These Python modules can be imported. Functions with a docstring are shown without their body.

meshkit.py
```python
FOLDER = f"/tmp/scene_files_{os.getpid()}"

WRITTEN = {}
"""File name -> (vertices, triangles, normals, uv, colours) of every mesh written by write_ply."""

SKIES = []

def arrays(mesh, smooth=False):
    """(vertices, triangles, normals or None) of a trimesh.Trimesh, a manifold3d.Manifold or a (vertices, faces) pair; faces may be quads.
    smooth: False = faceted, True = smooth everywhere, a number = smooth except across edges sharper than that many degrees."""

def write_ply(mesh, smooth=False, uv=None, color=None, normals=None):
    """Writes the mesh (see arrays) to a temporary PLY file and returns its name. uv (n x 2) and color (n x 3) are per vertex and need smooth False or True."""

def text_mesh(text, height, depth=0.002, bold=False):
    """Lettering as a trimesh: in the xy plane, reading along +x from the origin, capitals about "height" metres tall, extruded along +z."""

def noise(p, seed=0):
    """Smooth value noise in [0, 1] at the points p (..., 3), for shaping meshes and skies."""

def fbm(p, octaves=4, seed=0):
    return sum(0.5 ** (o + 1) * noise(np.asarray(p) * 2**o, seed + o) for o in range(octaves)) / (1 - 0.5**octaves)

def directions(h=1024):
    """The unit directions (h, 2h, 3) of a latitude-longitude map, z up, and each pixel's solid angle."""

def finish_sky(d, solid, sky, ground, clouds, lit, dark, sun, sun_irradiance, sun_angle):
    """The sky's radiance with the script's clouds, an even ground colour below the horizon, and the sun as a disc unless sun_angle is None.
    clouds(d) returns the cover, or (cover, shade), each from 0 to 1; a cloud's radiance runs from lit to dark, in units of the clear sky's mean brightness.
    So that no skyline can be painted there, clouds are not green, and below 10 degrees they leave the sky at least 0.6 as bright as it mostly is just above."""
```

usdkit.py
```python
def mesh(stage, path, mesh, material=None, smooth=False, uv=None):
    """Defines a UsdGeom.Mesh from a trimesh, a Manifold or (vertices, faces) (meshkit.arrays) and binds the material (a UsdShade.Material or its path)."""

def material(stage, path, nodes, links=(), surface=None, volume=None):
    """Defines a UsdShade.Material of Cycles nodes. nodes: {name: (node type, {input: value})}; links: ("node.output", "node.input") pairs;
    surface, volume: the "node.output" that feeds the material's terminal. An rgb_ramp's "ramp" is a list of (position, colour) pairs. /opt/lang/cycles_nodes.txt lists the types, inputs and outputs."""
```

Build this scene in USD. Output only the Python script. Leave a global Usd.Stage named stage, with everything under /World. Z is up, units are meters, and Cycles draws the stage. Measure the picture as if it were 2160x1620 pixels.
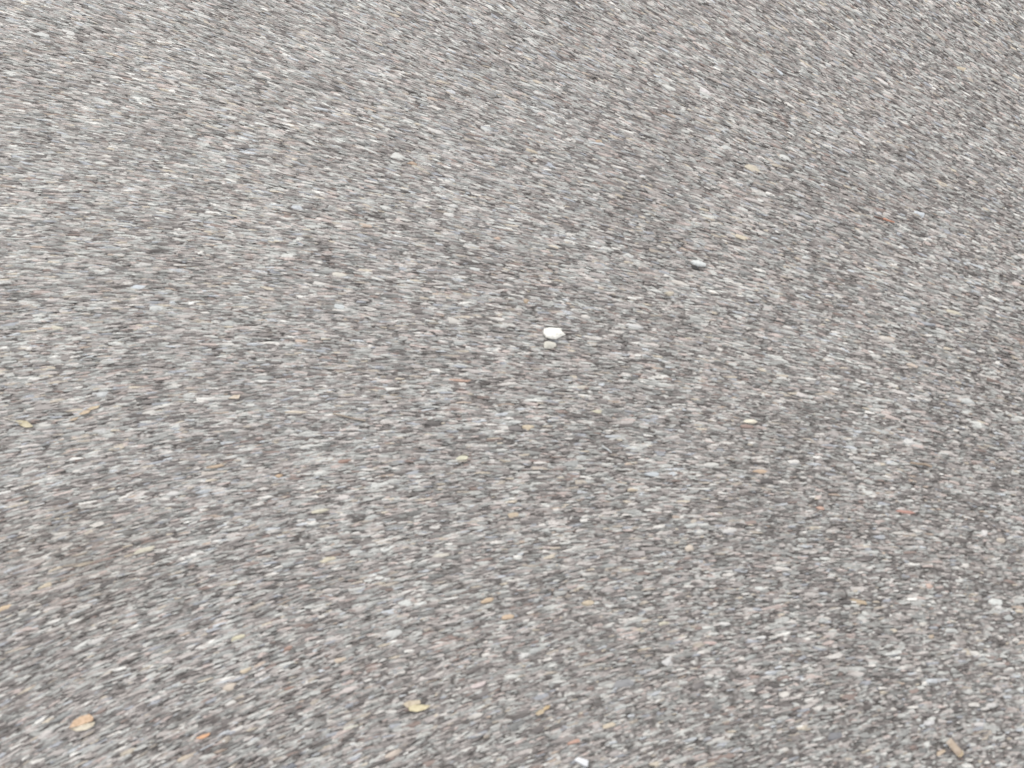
import math, random
import numpy as np, trimesh, usdkit
from pxr import Usd, UsdGeom, UsdLux, UsdShade, Gf, Sdf, Vt

stage = Usd.Stage.CreateInMemory()
UsdGeom.SetStageUpAxis(stage, 'Z'); UsdGeom.SetStageMetersPerUnit(stage, 1.0)
UsdGeom.Xform.Define(stage, '/World'); UsdGeom.Scope.Define(stage, '/World/Looks')
L = '/World/Looks/'

# ------------------------------------------------------------------ camera, sky, sun
CAM_H, PITCH, HFOV = 1.15, math.radians(62), math.radians(57)
EXPOSURE = 1.09
SUN_EL, SUN_AZ = math.radians(52), math.radians(-35)          # azimuth from +y towards +x
cam = UsdGeom.Camera.Define(stage, '/World/camera')
cam.CreateFocalLengthAttr(26.0)
cam.CreateHorizontalApertureAttr(2 * 26.0 * math.tan(HFOV / 2))
cam.CreateVerticalApertureAttr(2 * 26.0 * math.tan(HFOV / 2) * 0.75)
cam.CreateClippingRangeAttr(Gf.Vec2f(0.05, 500))
cam.CreateFStopAttr(4.9); cam.CreateFocusDistanceAttr(2.6)
cam.CreateExposureAttr(EXPOSURE)
xf = UsdGeom.Xformable(cam); xf.AddTranslateOp().Set((0, 0, CAM_H)); xf.AddRotateXOp().Set(90 - math.degrees(PITCH))

usdkit.material(stage, L + 'overcast_sky', {
    'tc': ('texture_coordinate', {}),
    'sky': ('sky_texture', {'sky_type': 'single_scattering', 'sun_disc': False, 'sun_elevation': SUN_EL, 'sun_rotation': SUN_AZ}),
    'n': ('noise_texture', {'scale': 1.6, 'detail': 6, 'roughness': 0.55}),
    'r': ('rgb_ramp', {'ramp': [(0.0, (0.80, 0.80, 0.80)), (0.45, (0.92, 0.92, 0.92)), (0.7, (1, 1, 1))]}),
    'c': ('rgb_ramp', {'ramp': [(0.25, (6.6, 6.7, 6.9)), (0.75, (9.0, 8.9, 8.7))]}),
    'm': ('mix_color', {'use_clamp': True}),
    'b': ('background_shader', {'strength': 0.10})},
    [('tc.generated', 'n.vector'), ('n.fac', 'r.fac'), ('n.fac', 'c.fac'), ('r.color', 'm.fac'), ('sky.color', 'm.a'), ('c.color', 'm.b'), ('m.result', 'b.color')],
    surface='b.background')
dome = UsdLux.DomeLight.Define(stage, '/World/sky')
UsdShade.MaterialBindingAPI.Apply(dome.GetPrim()).Bind(UsdShade.Material.Get(stage, L + 'overcast_sky'))
dome.GetPrim().SetCustomDataByKey('kind', 'structure')
sun = UsdLux.DistantLight.Define(stage, '/World/sun')
sun.CreateNormalizeAttr(True); sun.CreateIntensityAttr(0.35); sun.CreateAngleAttr(18.0); sun.CreateColorAttr(Gf.Vec3f(1.0, 0.97, 0.92))
sx = UsdGeom.Xformable(sun)
sx.AddRotateZOp().Set(-math.degrees(SUN_AZ)); sx.AddRotateXOp().Set(-(90 - math.degrees(SUN_EL)))

# ------------------------------------------------------------------ helpers
TAN = math.tan(HFOV / 2)
def ground(px, py):
    """Where the place marked at px, py of the 2160 x 1620 photograph lies on the ground."""
    u, v = (px - 1080) / 1080 * TAN, -(py - 810) / 1080 * TAN
    d = (u, math.cos(PITCH) + v * math.sin(PITCH), -math.sin(PITCH) + v * math.cos(PITCH))
    t = -CAM_H / d[2]
    return np.array([d[0] * t, d[1] * t])

def sweep(X, Y):
    """The heading in which the chips of the surface lie, a slow fan across the asphalt."""
    X, Y = np.clip(X, -1.1, 1.1), np.clip(Y, -0.1, 1.6)
    return 0.4503 - 0.3123 * X - 0.8885 * Y - 0.027 * X * X - 0.0136 * X * Y + 0.0726 * Y * Y
def draw(X, Y):
    """How long the chips are against their width: slivers up the far left, stubbier to the near right."""
    return np.clip(3.7 - 1.9 * X + 1.5 * (Y - 0.6), 1.6, 6.0)

used = {}
def numbered(name):
    k = used.get(name, 0); used[name] = k + 1
    return name if k == 0 else f'{name}_{k:03d}'
def tag(o, label, cat, group=None):
    p = o.GetPrim() if hasattr(o, 'GetPrim') else o
    p.SetCustomDataByKey('label', label); p.SetCustomDataByKey('category', cat)
    if group: p.SetCustomDataByKey('group', group)
    return p
def obj(name, mesh, mat, parent='/World', smooth=40):
    return usdkit.mesh(stage, parent + '/' + numbered_under(parent, name), mesh, L + mat, smooth=smooth)
def numbered_under(parent, name):
    return numbered(name) if parent == '/World' else numbered(parent + '/' + name).rsplit('/', 1)[1]

# ------------------------------------------------------------------ materials
def srgb(*c):
    """A colour as it reads in the photograph -> base colour (the photograph's main grey stands for about 0.2)."""
    a = np.array(c, float) / 255
    lin = np.where(a <= .04045, a / 12.92, ((a + .055) / 1.055) ** 2.4)
    lin = lin.mean() + (lin - lin.mean()) * 0.62                     # hues in the picture are fuller than the stones'
    return tuple(np.clip(lin * 0.60, 0.01, 0.88))
GREYS = [((97, 90, 88), 6), ((112, 103, 101), 8), ((126, 118, 116), 9), ((122, 122, 120), 6), ((140, 131, 128), 10), ((142, 144, 142), 8), ((155, 146, 142), 11),
         ((158, 160, 157), 10), ((170, 160, 156), 12), ((172, 174, 171), 11), ((186, 176, 171), 11), ((188, 190, 186), 10), ((200, 191, 186), 8), ((204, 206, 201), 7),
         ((219, 214, 207), 5), ((232, 230, 224), 2), ((160, 166, 178), 3), ((190, 198, 207), 2), ((186, 172, 154), 3), ((208, 192, 166), 2), ((192, 166, 144), 1),
         ((150, 124, 114), 2), ((200, 178, 170), 4)]
_r = random.Random(3)
_stops = [c for c, n in GREYS for _ in range(n)]; _r.shuffle(_stops)
CHIP_RAMP = [(i / len(_stops), srgb(*(w + (q - w) * 0.85 for q, w in zip(c, (169, 161, 155))))) for i, c in enumerate(_stops)]
usdkit.material(stage, L + 'asphalt_chip', {
    'o': ('object_info', {}), 'g': ('geometry', {}),
    'r': ('rgb_ramp', {'ramp': CHIP_RAMP, 'interpolate': False}),
    'n': ('noise_texture', {'scale': 420, 'detail': 3, 'roughness': 0.6}),
    'nr': ('rgb_ramp', {'ramp': [(0.3, (0.78, 0.77, 0.76)), (0.7, (1.14, 1.14, 1.14))]}),
    'w': ('noise_texture', {'scale': 7, 'detail': 5, 'roughness': 0.6}),
    'wr': ('rgb_ramp', {'ramp': [(0.3, (0.87, 0.862, 0.858)), (0.7, (1.11, 1.115, 1.115))]}),
    'm': ('mix_color', {'blend_type': 'multiply', 'fac': 1.0, 'use_clamp': False}), 'm2': ('mix_color', {'blend_type': 'multiply', 'fac': 1.0, 'use_clamp': False}),
    'k': ('noise_texture', {'scale': 48, 'detail': 3, 'roughness': 0.6}),
    'kr': ('rgb_ramp', {'ramp': [(0.30, (0.78, 0.765, 0.755)), (0.5, (0.99, 0.99, 0.99)), (0.70, (1.15, 1.155, 1.155))]}),
    'm5': ('mix_color', {'blend_type': 'multiply', 'fac': 1.0, 'use_clamp': False}),
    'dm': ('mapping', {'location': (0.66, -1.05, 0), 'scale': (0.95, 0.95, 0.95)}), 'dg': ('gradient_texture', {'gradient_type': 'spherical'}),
    'dr': ('rgb_ramp', {'ramp': [(0, (1, 1, 1)), (0.35, (1.03, 1.035, 1.04)), (0.8, (1.08, 1.09, 1.09))]}),  # lighter far-left patch, partly sky sheen painted into the colour
    'sm': ('mapping', {'location': (0.554 * 6.5, -0.362 * 9.5, 0), 'scale': (6.5, 9.5, 6.5)}), 'sg': ('gradient_texture', {'gradient_type': 'spherical'}),
    'sr': ('rgb_ramp', {'ramp': [(0, (1, 1, 1)), (0.5, (0.91, 0.895, 0.88)), (1, (0.87, 0.85, 0.83))]}),
    'm3': ('mix_color', {'blend_type': 'multiply', 'fac': 1.0, 'use_clamp': False}), 'm4': ('mix_color', {'blend_type': 'multiply', 'fac': 1.0, 'use_clamp': False}),
    'bp': ('bump', {'strength': 0.5, 'distance': 0.0006}),
    'p': ('principled_bsdf', {'roughness': 0.75, 'specular_ior_level': 0.3})},
    [('o.random', 'r.fac'), ('g.position', 'n.vector'), ('g.position', 'w.vector'), ('n.fac', 'nr.fac'), ('w.fac', 'wr.fac'), ('r.color', 'm.a'), ('nr.color', 'm.b'),
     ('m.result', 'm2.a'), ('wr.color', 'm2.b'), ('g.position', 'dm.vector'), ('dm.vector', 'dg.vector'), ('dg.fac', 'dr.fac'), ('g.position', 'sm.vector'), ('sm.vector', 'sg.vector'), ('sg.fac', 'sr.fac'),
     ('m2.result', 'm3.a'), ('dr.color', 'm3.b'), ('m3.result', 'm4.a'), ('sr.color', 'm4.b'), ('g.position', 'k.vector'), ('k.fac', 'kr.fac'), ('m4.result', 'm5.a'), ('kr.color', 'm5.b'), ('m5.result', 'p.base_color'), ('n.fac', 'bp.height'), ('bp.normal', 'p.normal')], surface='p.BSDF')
# the sheet below and beyond the built chips: dark binder with pale fines
usdkit.material(stage, L + 'asphalt_binder', {
    'g': ('geometry', {}),
    'v': ('voronoi_texture', {'scale': 170, 'randomness': 1.0}),
    'bw': ('rgb_to_bw', {}),
    'r': ('rgb_ramp', {'ramp': [(0, srgb(104, 97, 95)), (0.35, srgb(134, 127, 124)), (0.6, srgb(165, 160, 156)), (0.85, srgb(196, 191, 186)), (1, srgb(222, 219, 212))]}),
    'e': ('rgb_ramp', {'ramp': [(0.25, (1, 1, 1)), (0.75, (0.45, 0.44, 0.43))]}),
    'm': ('mix_color', {'blend_type': 'multiply', 'fac': 1.0}),
    'n': ('noise_texture', {'scale': 500, 'detail': 3}),
    'bp': ('bump', {'strength': 0.6, 'distance': 0.001}),
    'p': ('principled_bsdf', {'roughness': 0.85, 'specular_ior_level': 0.25})},
    [('g.position', 'v.vector'), ('g.position', 'n.vector'), ('v.color', 'bw.color'), ('bw.val', 'r.fac'), ('v.distance', 'e.fac'), ('r.color', 'm.a'), ('e.color', 'm.b'),
     ('m.result', 'p.base_color'), ('n.fac', 'bp.height'), ('bp.normal', 'p.normal')], surface='p.BSDF')

made = {}
def stone_look(c):
    """A mottled stone colour."""
    if c not in made:
        n = made[c] = 'stone_%d_%d_%d' % c
        b = np.array(srgb(*c))
        usdkit.material(stage, L + n, {
            'g': ('geometry', {}), 'n': ('noise_texture', {'scale': 260, 'detail': 4, 'roughness': 0.65}),
            'r': ('rgb_ramp', {'ramp': [(0.28, tuple(b * 0.72)), (0.5, tuple(b)), (0.74, tuple(np.clip(b * 1.12, 0, .9)))]}),
            'bp': ('bump', {'strength': 0.5, 'distance': 0.0006}),
            'p': ('principled_bsdf', {'roughness': 0.65, 'specular_ior_level': 0.35})},
            [('g.position', 'n.vector'), ('n.fac', 'r.fac'), ('r.color', 'p.base_color'), ('n.fac', 'bp.height'), ('bp.normal', 'p.normal')], surface='p.BSDF')
    return made[c]
def leaf_look(c):
    """Dry leaf or husk: mottled, veined lightly, lets a little light through."""
    k = ('leaf',) + c
    c = tuple(int(q * (0.92 if c[0] - c[2] > 90 else 0.72) + g * (0.08 if c[0] - c[2] > 90 else 0.26)) for q, g in zip(c, (185, 176, 166)))
    if k not in made:
        n = made[k] = 'dry_leaf_%d_%d_%d' % c
        b = np.array(srgb(*c)) * 1.15
        usdkit.material(stage, L + n, {
            'g': ('geometry', {}), 'n': ('noise_texture', {'scale': 190, 'detail': 5, 'roughness': 0.65}),
            'r': ('rgb_ramp', {'ramp': [(0.25, tuple(b * (0.62, 0.55, 0.45))), (0.5, tuple(b)), (0.75, tuple(np.clip(b * 1.15, 0, .9)))]}),
            'd': ('principled_bsdf', {'roughness': 0.6, 'specular_ior_level': 0.4}), 't': ('translucent_bsdf', {}), 'x': ('mix_closure', {'fac': 0.25})},
            [('g.position', 'n.vector'), ('n.fac', 'r.fac'), ('r.color', 'd.base_color'), ('r.color', 't.color'), ('d.BSDF', 'x.closure1'), ('t.BSDF', 'x.closure2')], surface='x.closure')
    return made[k]

# ------------------------------------------------------------------ the asphalt
ASPH = '/World/asphalt'
asph = UsdGeom.Xform.Define(stage, ASPH).GetPrim()
asph.SetCustomDataByKey('kind', 'structure')
gx = np.concatenate([[-60, -20, -6], np.linspace(-2, 2, 41), [6, 20, 60]])
V = np.array([(x, y + 0.6, -0.0019) for y in gx for x in gx]); n = len(gx)
V[:, 2] += 0.0004 * np.sin(V[:, 0] * 9.1 + 1.3) * np.sin(V[:, 1] * 7.7) * (np.abs(V[:, 0]) < 1.95) * (np.abs(V[:, 1] - .6) < 1.95)
F = np.array([(j * n + i, j * n + i + 1, (j + 1) * n + i + 1, (j + 1) * n + i) for j in range(n - 1) for i in range(n - 1)])
usdkit.mesh(stage, ASPH + '/binder', (V, F), L + 'asphalt_binder', smooth=True)

def unit_chip(seed, points=16, box=0.55):
    """A crushed stone, about one unit long, wide and high: a hull of points between an ellipsoid and a box."""
    r = np.random.default_rng(seed)
    p = r.normal(size=(points, 3)); p /= np.linalg.norm(p, axis=1, keepdims=True)
    p = p / np.max(np.abs(p), axis=1, keepdims=True) * box + p * (1 - box)
    p *= r.uniform(0.82, 1.0, (points, 1))
    h = trimesh.convex.convex_hull(p)
    h.vertices -= h.bounds.mean(0); h.vertices /= h.extents
    return h

rng = np.random.default_rng(11)
PI = UsdGeom.PointInstancer.Define(stage, ASPH + '/aggregate')
PI.GetPrim().SetCustomDataByKey('kind', 'stuff')
PI.GetPrim().SetCustomDataByKey('label', 'small grey, pinkish and tan chips packed in the binder')
for k in range(14):
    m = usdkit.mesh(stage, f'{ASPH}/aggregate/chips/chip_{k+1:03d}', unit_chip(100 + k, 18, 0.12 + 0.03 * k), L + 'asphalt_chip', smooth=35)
    PI.CreatePrototypesRel().AddTarget(m.GetPath())
N = 230000
X, Y = rng.uniform(-1.3, 1.3, N * 2), rng.uniform(-0.2, 1.75, N * 2)
keep = (np.abs(X) < 0.66 + 0.26 * np.maximum(Y, 0) + 0.12)
X, Y = X[keep][:N], Y[keep][:N]; N = len(X)
wd = np.clip(np.exp(rng.normal(math.log(0.0026), 0.44, N)), 0.0012, 0.0085)
asp = 1.32 * draw(X, Y) * np.exp(rng.normal(0, 0.25, N))
ln = np.clip(wd * np.maximum(asp, 1.05), 0, 0.034)
ht = wd * rng.uniform(0.7, 1.0, N)
yaw = sweep(X, Y) + rng.normal(0, 0.075, N)
top = rng.normal(0.0, 0.00035, N)
pos = np.stack([X, Y, top - ht / 2], 1)
roll = rng.normal(0, 0.16, N)
cz, sz, cr, sr = np.cos(yaw / 2), np.sin(yaw / 2), np.cos(roll / 2), np.sin(roll / 2)
quat = np.stack([cz * cr, cz * sr, sz * sr, sz * cr], 1)          # yaw * roll about the length
flip = rng.integers(0, 2, N) * 2 - 1
PI.CreateProtoIndicesAttr(Vt.IntArray.FromNumpy(rng.integers(0, 14, N).astype(np.int32)))
PI.CreatePositionsAttr(Vt.Vec3fArray.FromNumpy(pos.astype(np.float32)))
PI.CreateScalesAttr(Vt.Vec3fArray.FromNumpy(np.stack([ln, wd, ht], 1).astype(np.float32)))
PI.CreateOrientationsAttr(Vt.QuathArray([Gf.Quath(float(a), float(b), float(c), float(d)) for a, b, c, d in quat]))

def placed(px, py, l, w, ang=None):
    """Centre, heading and size on the ground of something l long and w wide in the photograph's pixels, its length turned ang degrees clockwise."""
    c = ground(px, py)
    if ang is None:
        yw = float(sweep(*c)); e = c + 0.005 * np.array([math.cos(yw), math.sin(yw)])
        # pixels per metre along that heading
        s0, s1 = pixel(*c), pixel(*e); per = np.hypot(*(s1 - s0)) / 0.005; a = math.atan2(*(s1 - s0)[::-1])
        ln_ = l / per
    else:
        a = math.radians(ang)
        h = np.array([math.cos(a), math.sin(a)]) * l / 2
        A, B = ground(px - h[0], py - h[1]), ground(px + h[0], py + h[1])
        yw = math.atan2(*(B - A)[::-1]); ln_ = np.hypot(*(B - A))
    A, B = ground(px + math.sin(a) * w / 2, py - math.cos(a) * w / 2), ground(px - math.sin(a) * w / 2, py + math.cos(a) * w / 2)
    nrm = np.array([-math.sin(yw), math.cos(yw)])
    return c, yw, float(ln_), float(abs((B - A) @ nrm))
def pixel(x, y):
    d = np.array([x, y, -CAM_H]); f = np.array([0, math.cos(PITCH), -math.sin(PITCH)]); u = np.array([0, math.sin(PITCH), math.cos(PITCH)])
    z = d @ f
    return np.array([1080 + d[0] / z / TAN * 1080, 810 - (d @ u) / z / TAN * 1080])
def turned(mesh, c, yw, size, z):
    mesh = mesh.copy(); v = mesh.vertices * size
    cc, ss = math.cos(yw), math.sin(yw)
    mesh.vertices = np.stack([c[0] + v[:, 0] * cc - v[:, 1] * ss, c[1] + v[:, 0] * ss + v[:, 1] * cc, v[:, 2] + z], 1)
    return mesh

# stones set in the surface that show as patches of their own: (px, py, length, width, heading or None, colour)
INLAID = [
    (825, 1338, 48, 22, None, (216, 220, 218)), (1115, 902, 28, 15, None, (226, 196, 142)), (727, 973, 30, 8, None, (170, 112, 84)), (588, 1004, 18, 9, None, (226, 172, 110)),
    (970, 802, 50, 7, None, (224, 160, 124)), (120, 692, 30, 10, None, (238, 228, 192)), (152, 714, 48, 13, None, (228, 226, 218)), (330, 650, 34, 11, None, (214, 222, 220)),
    (840, 329, 40, 15, None, (222, 226, 220)), (884, 352, 46, 12, None, (226, 212, 186)), (870, 344, 22, 7, None, (206, 158, 110)), (1588, 355, 36, 13, None, (226, 208, 168)),
    (1045, 502, 24, 7, None, (242, 190, 152)), (1265, 300, 20, 12, None, (214, 168, 118)), (1120, 318, 30, 8, None, (222, 198, 158)), (2027, 143, 22, 13, 35, (222, 194, 146)),
    (812, 437, 34, 11, None, (226, 228, 222)), (948, 452, 32, 12, None, (232, 230, 224)), (955, 434, 24, 9, None, (226, 226, 222)), (1658, 333, 36, 12, None, (232, 234, 228)),
    (1860, 172, 34, 8, None, (242, 234, 228)), (1027, 1266, 30, 10, None, (240, 192, 132)), (1072, 1301, 30, 11, None, (232, 184, 124)), (1240, 1272, 28, 12, None, (226, 196, 146)),
    (1498, 1356, 30, 8, 0, (238, 190, 178)), (1528, 1316, 28, 9, 0, (240, 238, 234)), (1606, 1345, 20, 7, -5, (246, 246, 244)), (1314, 1442, 46, 22, None, (134, 136, 142)),
    (1762, 1552, 38, 18, None, (112, 114, 124)), (1910, 1080, 44, 7, 8, (214, 126, 100)), (1920, 932, 30, 20, None, (232, 230, 226)), (2073, 1124, 24, 15, None, (236, 230, 228)),
    (1656, 1465, 24, 15, None, (236, 228, 216)), (2090, 1487, 22, 11, None, (232, 226, 222)), (448, 996, 50, 13, None, (226, 208, 192)), (455, 984, 42, 7, None, (214, 172, 122)),
    (485, 1450, 32, 16, None, (226, 200, 172)), (519, 1414, 30, 10, None, (238, 206, 156)), (502, 1345, 32, 10, None, (226, 214, 160)), (612, 1618, 36, 16, None, (100, 106, 124)),
    (393, 1596, 46, 13, None, (216, 188, 152)), (350, 1394, 36, 15, None, (228, 218, 214)), (204, 1352, 42, 11, None, (222, 218, 214)), (12, 1282, 34, 12, None, (232, 186, 120)),
    (95, 1236, 36, 10, None, (234, 206, 156)), (1961, 1236, 20, 15, None, (226, 176, 150)), (1810, 1269, 40, 9, 12, (214, 176, 118)), (303, 560, 40, 13, 0, (226, 222, 216)),
    (210, 832, 40, 12, None, (208, 216, 220)), (315, 871, 34, 12, None, (234, 230, 218)), (210, 910, 34, 10, None, (222, 224, 222)), (92, 898, 34, 10, None, (224, 220, 212)),
    (365, 1041, 30, 10, None, (236, 234, 230)), (145, 68, 34, 11, None, (230, 230, 224)), (88, 73, 34, 10, None, (214, 220, 216)), (430, 33, 36, 10, None, (222, 222, 216)),
    (43, 371, 32, 8, None, (224, 224, 220)), (952, 194, 26, 8, None, (226, 230, 238)), (920, 277, 38, 8, None, (234, 230, 222)), (1408, 183, 40, 10, None, (232, 232, 226)),
    (1490, 193, 30, 8, None, (240, 230, 230)), (630, 438, 34, 12, None, (204, 216, 228)), (714, 579, 36, 10, None, (234, 226, 206)), (715, 647, 24, 10, None, (210, 224, 228)),
    (1002, 568, 26, 8, None, (220, 226, 224)), (995, 518, 34, 9, None, (226, 228, 224)), (958, 676, 30, 16, None, (222, 216, 204)), (1325, 538, 32, 11, None, (226, 228, 224)),
    (1432, 596, 40, 8, None, (234, 224, 208)), (1412, 618, 22, 11, None, (224, 206, 170)), (1340, 688, 44, 8, None, (228, 230, 228)), (1375, 727, 40, 9, None, (234, 220, 210)),
    (1566, 500, 34, 8, None, (238, 214, 168)), (1236, 668, 26, 9, None, (232, 224, 214)), (1110, 636, 16, 12, None, (198, 160, 112)), (1870, 715, 36, 10, None, (236, 222, 206)),
    (1845, 752, 30, 8, None, (240, 236, 226)), (1925, 768, 26, 12, None, (230, 200, 172)), (2014, 660, 38, 10, None, (226, 212, 176)), (2040, 845, 40, 14, None, (214, 220, 218)),
    (1228, 818, 26, 8, None, (236, 222, 196)), (1258, 868, 26, 8, None, (226, 216, 170)), (1375, 1000, 34, 10, None, (198, 212, 224)), (1500, 981, 34, 10, 0, (230, 228, 220)),
    (1335, 1032, 24, 10, None, (230, 202, 158)), (1604, 994, 34, 10, None, (232, 182, 128)), (1084, 1086, 26, 12, None, (230, 196, 146)), (1540, 1120, 34, 8, -8, (232, 228, 224)),
    (1455, 1155, 22, 16, None, (230, 206, 178)), (1727, 1048, 18, 12, None, (224, 196, 184)), (1730, 1072, 18, 8, None, (222, 154, 118)), (975, 966, 28, 10, None, (232, 228, 178)),
    (990, 920, 0, 0, None, (0, 0, 0)), (676, 1078, 44, 9, None, (226, 216, 176)), (690, 1180, 40, 11, None, (232, 216, 170)), (930, 1172, 40, 9, None, (232, 222, 200)),
    (305, 1160, 50, 10, None, (226, 216, 180)), (205, 1106, 36, 11, None, (232, 224, 210)), (1410, 1395, 34, 22, None, (218, 218, 216)), (1105, 1380, 30, 16, None, (222, 222, 218)),
    (1285, 1530, 28, 10, None, (230, 204, 160)), (1210, 1565, 32, 9, None, (226, 148, 110)), (1350, 1330, 0, 0, None, (0, 0, 0)), (1400, 1315, 24, 9, None, (226, 214, 176)),
    (1880, 1378, 44, 9, -8, (226, 228, 222)), (1947, 1317, 18, 8, 0, (234, 226, 212)), (2107, 1282, 18, 9, 0, (240, 236, 232)), (1965, 1343, 14, 8, None, (220, 184, 138)),
    (2065, 1528, 24, 11, None, (234, 226, 224)), (1960, 1525, 26, 12, None, (226, 224, 226)), (1440, 1560, 0, 0, None, (0, 0, 0)), (840, 1190, 0, 0, None, (0, 0, 0)),
    (740, 1533, 34, 9, None, (226, 222, 196)), (830, 1590, 40, 13, None, (228, 202, 176)), (1010, 1444, 36, 12, None, (236, 208, 206)), (735, 1455, 44, 12, None, (222, 204, 196)),
    (612, 1450, 30, 12, None, (176, 122, 96)), (606, 1368, 26, 10, None, (192, 134, 108)), (985, 1420, 0, 0, None, (0, 0, 0)), (718, 1392, 26, 11, None, (226, 194, 158)),
]
SKIP = []
k = 0
for px, py, l, w, a, col in INLAID:
    if l == 0: continue
    c, yw, ll, ww = placed(px, py, l, w, a)
    hh = min(ww * 0.8, 0.009)
    s = turned(unit_chip(900 + k, 22, 0.3), c, yw, (ll, ww, hh), 0.0013 - hh / 2 + 0.0002 * (k % 4))
    obj('stone', s, stone_look(tuple(int(round((q * 0.70 + g * 0.30) * 0.93)) for q, g in zip(col, (180, 174, 169)))), ASPH, 40); k += 1
PALE = [c for c, n_ in GREYS for _ in range(n_)]
r2 = np.random.default_rng(5)
while k < 300:                                                       # the largest of the grey chips
    px, py = r2.uniform(0, 2160), r2.uniform(0, 1620)
    c = ground(px, py)
    yw = float(sweep(*c)) + r2.normal(0, .08)
    ww = r2.uniform(0.0062, 0.0092); ll = min(ww * float(draw(*c)) * r2.uniform(0.75, 1.0), 0.026)
    hh = ww * 0.8
    s = turned(unit_chip(900 + k, 20, 0.35), c, yw, (ll, ww, hh), 0.0008 - hh / 2 + r2.normal(0, .0003))
    obj('stone', s, stone_look(PALE[r2.integers(len(PALE))]), ASPH, 40); k += 1

# ------------------------------------------------------------------ loose things on the asphalt
def outline_stone(pts, high, seed, base=0.0004):
    """A loose stone from its outline on the ground: ridged top, rounded shoulders, closed below."""
    P = np.array([ground(*p) for p in pts]); c = P.mean(0)
    Q = []                                                           # finer outline
    for i in range(len(P)):
        a, b = P[i], P[(i + 1) % len(P)]
        Q += [a, a * .5 + b * .5]
    Q = np.array(Q); r = np.random.default_rng(seed); m = len(Q)
    rings = []
    for f, z in ((0.86, 0.0), (1.0, 0.34), (0.92, 0.72), (0.62, 0.96)):
        q = c + (Q - c) * f * (1 + r.normal(0, 0.025, (m, 1)))
        rings.append(np.column_stack([q, base + high * (z + r.normal(0, 0.03, m) * (z > 0))]))
    v = np.vstack(rings + [[[*c, base + high]], [[*c, base]]])
    f = []
    for k_ in range(3):
        for i in range(m):
            a, b = k_ * m + i, k_ * m + (i + 1) % m
            f += [(a, b, b + m), (a, b + m, a + m)]
    for i in range(m):
        f += [(3 * m + i, 3 * m + (i + 1) % m, 4 * m), ((i + 1) % m, i, 4 * m + 1)]
    t = trimesh.Trimesh(v, f, process=False); t.fix_normals()
    return t
def loose_chip(name, label, px, py, l, w, a, col, seed, cat='stone', lift=0.5, points=26):
    c, yw, ll, ww = placed(px, py, l, w, a)
    hh = ww * 0.62
    s = turned(unit_chip(seed, points, 0.3), c, yw, (ll, ww, hh), hh * lift)
    return tag(obj(name, s, stone_look(col)), label, cat)
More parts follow.
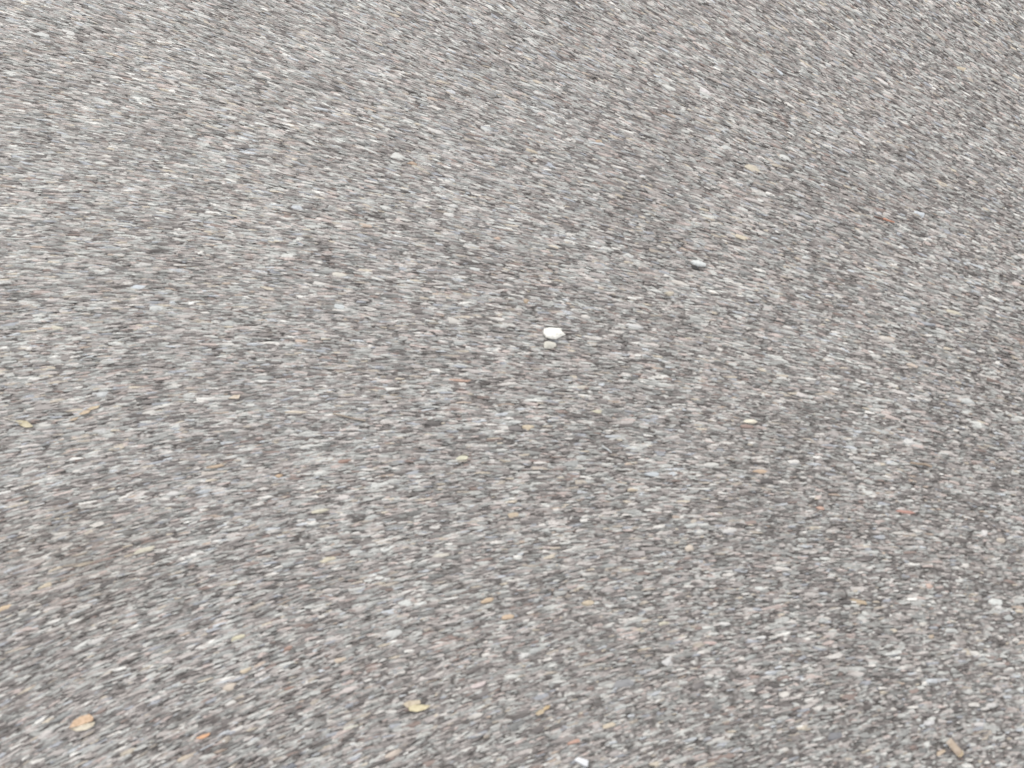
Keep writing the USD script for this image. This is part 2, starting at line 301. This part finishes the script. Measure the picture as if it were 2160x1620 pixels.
def blade(pts, rise, seed, fold=0.0, thick=0.00035, base=0.0012):
    """A thin dry leaf or husk piece: outline given in order round its edge, curled up at the rim."""
    P = np.array([ground(*p) for p in pts]); c = P.mean(0); r = np.random.default_rng(seed)
    Q = np.array([x for i in range(len(P)) for x in (P[i], P[i] * .5 + P[(i + 1) % len(P)] * .5)]); m = len(Q)
    R = np.abs(Q - c).max()
    def z(q): return base + rise * ((q - c) ** 2).sum(1) / R ** 2 + fold * np.abs((q - c)[:, 1]) / R
    v = [np.column_stack([q, z(q) + r.normal(0, rise * .12, m) * (k_ > 0)]) for k_, q in enumerate((c + (Q - c) * .35, c + (Q - c) * .72, Q))]
    top_ = np.vstack(v + [[[*c, base]]]); low = top_ - [0, 0, thick]; T = len(top_)
    f = []
    for k_ in range(2):
        for i in range(m):
            a, b = k_ * m + i, k_ * m + (i + 1) % m
            f += [(a, a + m, b + m), (a, b + m, b)]
    for i in range(m): f.append((3 * m, i, (i + 1) % m))
    g = [(a + T, c_ + T, b + T) for a, b, c_ in f]
    e = [t for i in range(m) for t in ((2 * m + i, 2 * m + i + T, 2 * m + (i + 1) % m + T), (2 * m + i, 2 * m + (i + 1) % m + T, 2 * m + (i + 1) % m))]
    t = trimesh.Trimesh(np.vstack([top_, low]), f + g + e, process=False); t.fix_normals()
    return t
def rod(path, r0, r1, sides=8, squash=1.0):
    """A tapered stem along pixels with heights: [(px, py, z), ...]."""
    P = np.array([[*ground(a, b), z] for a, b, z in path]); m = len(P)
    v = []
    for i in range(m):
        d = P[min(i + 1, m - 1)] - P[max(i - 1, 0)]; d /= np.linalg.norm(d)
        s = np.cross(d, [0, 0, 1]); s /= np.linalg.norm(s); u = np.cross(s, d)
        rr = r0 + (r1 - r0) * i / (m - 1)
        v += [P[i] + rr * (math.cos(t) * s + squash * math.sin(t) * u) for t in np.arange(sides) / sides * 2 * math.pi]
    v += [P[0], P[-1]]
    f = []
    for i in range(m - 1):
        for j in range(sides):
            a, b = i * sides + j, i * sides + (j + 1) % sides
            f += [(a, b, b + sides), (a, b + sides, a + sides)]
    for j in range(sides):
        f += [(len(v) - 2, (j + 1) % sides, j), (len(v) - 1, (m - 1) * sides + j, (m - 1) * sides + (j + 1) % sides)]
    t = trimesh.Trimesh(np.array(v), f, process=False); t.fix_normals()
    return t
def thing(name, label, cat, px, py):
    x = UsdGeom.Xform.Define(stage, '/World/' + numbered(name))
    tag(x, label, cat)
    return str(x.GetPath())

# the white pebble near the middle and the cream chip that touches it
tag(obj('pebble', outline_stone([(1146, 697), (1158, 694), (1175, 695), (1184, 696), (1187, 703), (1193, 708), (1181, 713), (1173, 718), (1162, 717), (1151, 714), (1146, 706)], 0.007, 1), stone_look((239, 236, 225))),
    'bright white pointed pebble lying alone near the middle, brightest spot on the asphalt', 'pebble')
loose_chip('stone_chip', 'small pale cream chip just below the bright white pebble', 1159, 731, 28, 14, 0, (206, 201, 185), 31)
loose_chip('stone_chip', 'light grey raised chip above its added black shadow piece, upper right of the white pebble', 1472, 558, 34, 13, 14, (203, 208, 207), 32, lift=0.42)
loose_chip('stone_chip', 'near-black flat piece added as the shadow under the raised light grey chip', 1466, 566, 18, 6, 20, (58, 56, 56), 33, lift=0.25)  # dark piece put in as the shadow under the grey chip
loose_chip('stone_chip', 'pure white angular chip cut by the bottom edge of the picture', 1226, 1607, 31, 15, 18, (218, 220, 225), 34)
loose_chip('stone_chip', 'cream flake resting on a brown chip, far right of the white pebble and lower', 1582, 891, 30, 8, 4, (228, 217, 190), 35, lift=0.9)
loose_chip('stone_chip', 'red-brown chip directly under the cream flake at right', 1575, 900, 30, 8, 4, (160, 128, 116), 36, lift=0.4)

p = thing('dead_leaf', 'large orange and cream folded dead leaf at the lower left', 'leaf', 178, 1525)
obj('leaf_half', blade([(149, 1537), (158, 1521), (172, 1511), (190, 1507), (200, 1514), (199, 1521), (182, 1526), (164, 1533)], 0.0035, 41), leaf_look((236, 190, 138)), p).GetPrim().SetCustomDataByKey('label', 'orange upper half of the leaf')
obj('leaf_half', blade([(149, 1538), (164, 1533.5), (182, 1526.5), (203, 1523), (198, 1532), (182, 1540), (162, 1543)], 0.0015, 42), leaf_look((238, 222, 184)), p).GetPrim().SetCustomDataByKey('label', 'cream lower half of the leaf')
tag(obj('dead_leaf', blade([(414, 1558), (428, 1550), (446, 1546), (440, 1553), (426, 1559)], 0.002, 43), leaf_look((244, 168, 92))), 'thin bright orange leaf sliver right of the large orange leaf', 'leaf')
p = thing('dead_leaf', 'yellow leaf scrap with a thin pale stem near the left edge', 'leaf', 52, 895)
obj('leaf_blade', blade([(32, 889), (44, 887.5), (58, 889), (66, 896), (73, 902), (56, 903), (45, 899), (38, 893)], 0.002, 44), leaf_look((224, 206, 148)), p)
obj('leaf_stem', rod([(8, 883, .0022), (20, 886, .0024), (34, 890, .0022), (46, 894, .0022)], .0005, .0007), leaf_look((222, 216, 196)), p)
p = thing('husk', 'tan split husk of two slanting strips, right of and above the yellow leaf scrap', 'husk', 190, 860)
obj('husk_strip', blade([(184, 864), (196, 858), (213, 856), (208, 861), (192, 866)], 0.0015, 45), leaf_look((226, 194, 136)), p)
obj('husk_strip', blade([(166, 876), (178, 867), (193, 866), (188, 872), (174, 876)], 0.0015, 46), leaf_look((228, 190, 140)), p)
obj('husk_strip', blade([(146, 889), (156, 882), (168, 881), (160, 887)], 0.001, 47), leaf_look((214, 180, 136)), p)
p = thing('seed_husk', 'pale yellow pointed seed husk near the bottom, left of centre', 'husk', 880, 1492)
obj('husk_body', blade([(862, 1492), (874, 1487), (890, 1487), (909, 1489), (898, 1497), (880, 1502), (864, 1500)], 0.003, 48), leaf_look((246, 228, 156)), p)
obj('husk_wing', blade([(850, 1486), (862, 1479), (886, 1477), (888, 1485), (872, 1487), (860, 1494)], 0.0015, 49), leaf_look((228, 204, 160)), p)
p = thing('straw_stalk', 'short tan straw stalk with pale ends lying against the grain at the lower right', 'stalk', 2010, 1577)
obj('stalk', rod([(2001, 1566, .004), (2008, 1575, .0042), (2015, 1583, .004), (2023, 1591, .0035)], .0042, .0046, 10, .7), leaf_look((206, 174, 140)), p)
obj('stalk_end', rod([(1997.5, 1562.5, .0038), (2001.6, 1566.7, .004)], .0048, .0045, 10, .7), leaf_look((232, 206, 180)), p)
obj('stalk_end', rod([(2022, 1590, .0036), (2026, 1594, .003)], .0050, .0030, 10, .7), leaf_look((232, 200, 140)), p)
tag(obj('straw_stalk', blade([(1976, 1586), (1990, 1581), (1994, 1585), (1980, 1595), (1974, 1594)], 0.001, 50), leaf_look((222, 188, 148))), 'small tan straw scrap just left of the short straw stalk', 'straw')
p = thing('twig', 'thin red-brown twig with an orange tip in the upper right', 'twig', 1865, 464)
obj('twig_bark', rod([(1842, 457.5, .0018), (1852, 461, .0024), (1863, 464, .0024), (1868, 466, .0024)], .0011, .0018), leaf_look((112, 66, 52)), p)
obj('twig_tip', rod([(1862, 463.5, .0026), (1872, 467, .0026), (1886, 471, .0022)], .0020, .0008), leaf_look((216, 132, 86)), p)
p = thing('husk', 'broken tan husk in two pieces near the white chip at the bottom edge', 'husk', 1140, 1500)
obj('husk_piece', blade([(1128, 1506), (1138, 1498), (1150, 1497), (1146, 1505), (1134, 1510)], 0.002, 51), leaf_look((226, 194, 138)), p)
obj('husk_piece', blade([(1144, 1496), (1152, 1489), (1161, 1488), (1158, 1495), (1150, 1498)], 0.002, 52), leaf_look((222, 186, 120)), p)
tag(obj('dead_leaf', blade([(482, 842), (494, 834), (508, 834), (504, 842)], 0.0015, 53), leaf_look((236, 212, 178))), 'tiny cream leaf flake above the middle of the left half', 'leaf')
tag(obj('straw_stalk', rod([(703, 874, .002), (722, 878, .0024), (745, 884, .0024), (772, 889, .002)], .0011, .0009), leaf_look((172, 148, 120))), 'fine brown straw lying slightly downhill to the right, left of centre', 'straw')
tag(obj('straw_stalk', rod([(1270, 942, .002), (1280, 948, .0024), (1290, 956, .002)], .0014, .0012), leaf_look((206, 216, 224))), 'short pale blue-grey fibre below and right of the white pebble', 'fibre')
tag(obj('straw_stalk', rod([(1919, 977, .002), (1936, 980, .0028), (1950, 981, .0028), (1964, 986, .002)], .0014, .0018), leaf_look((172, 140, 108))), 'brown bent twig piece at the right, below the two white chips', 'twig')
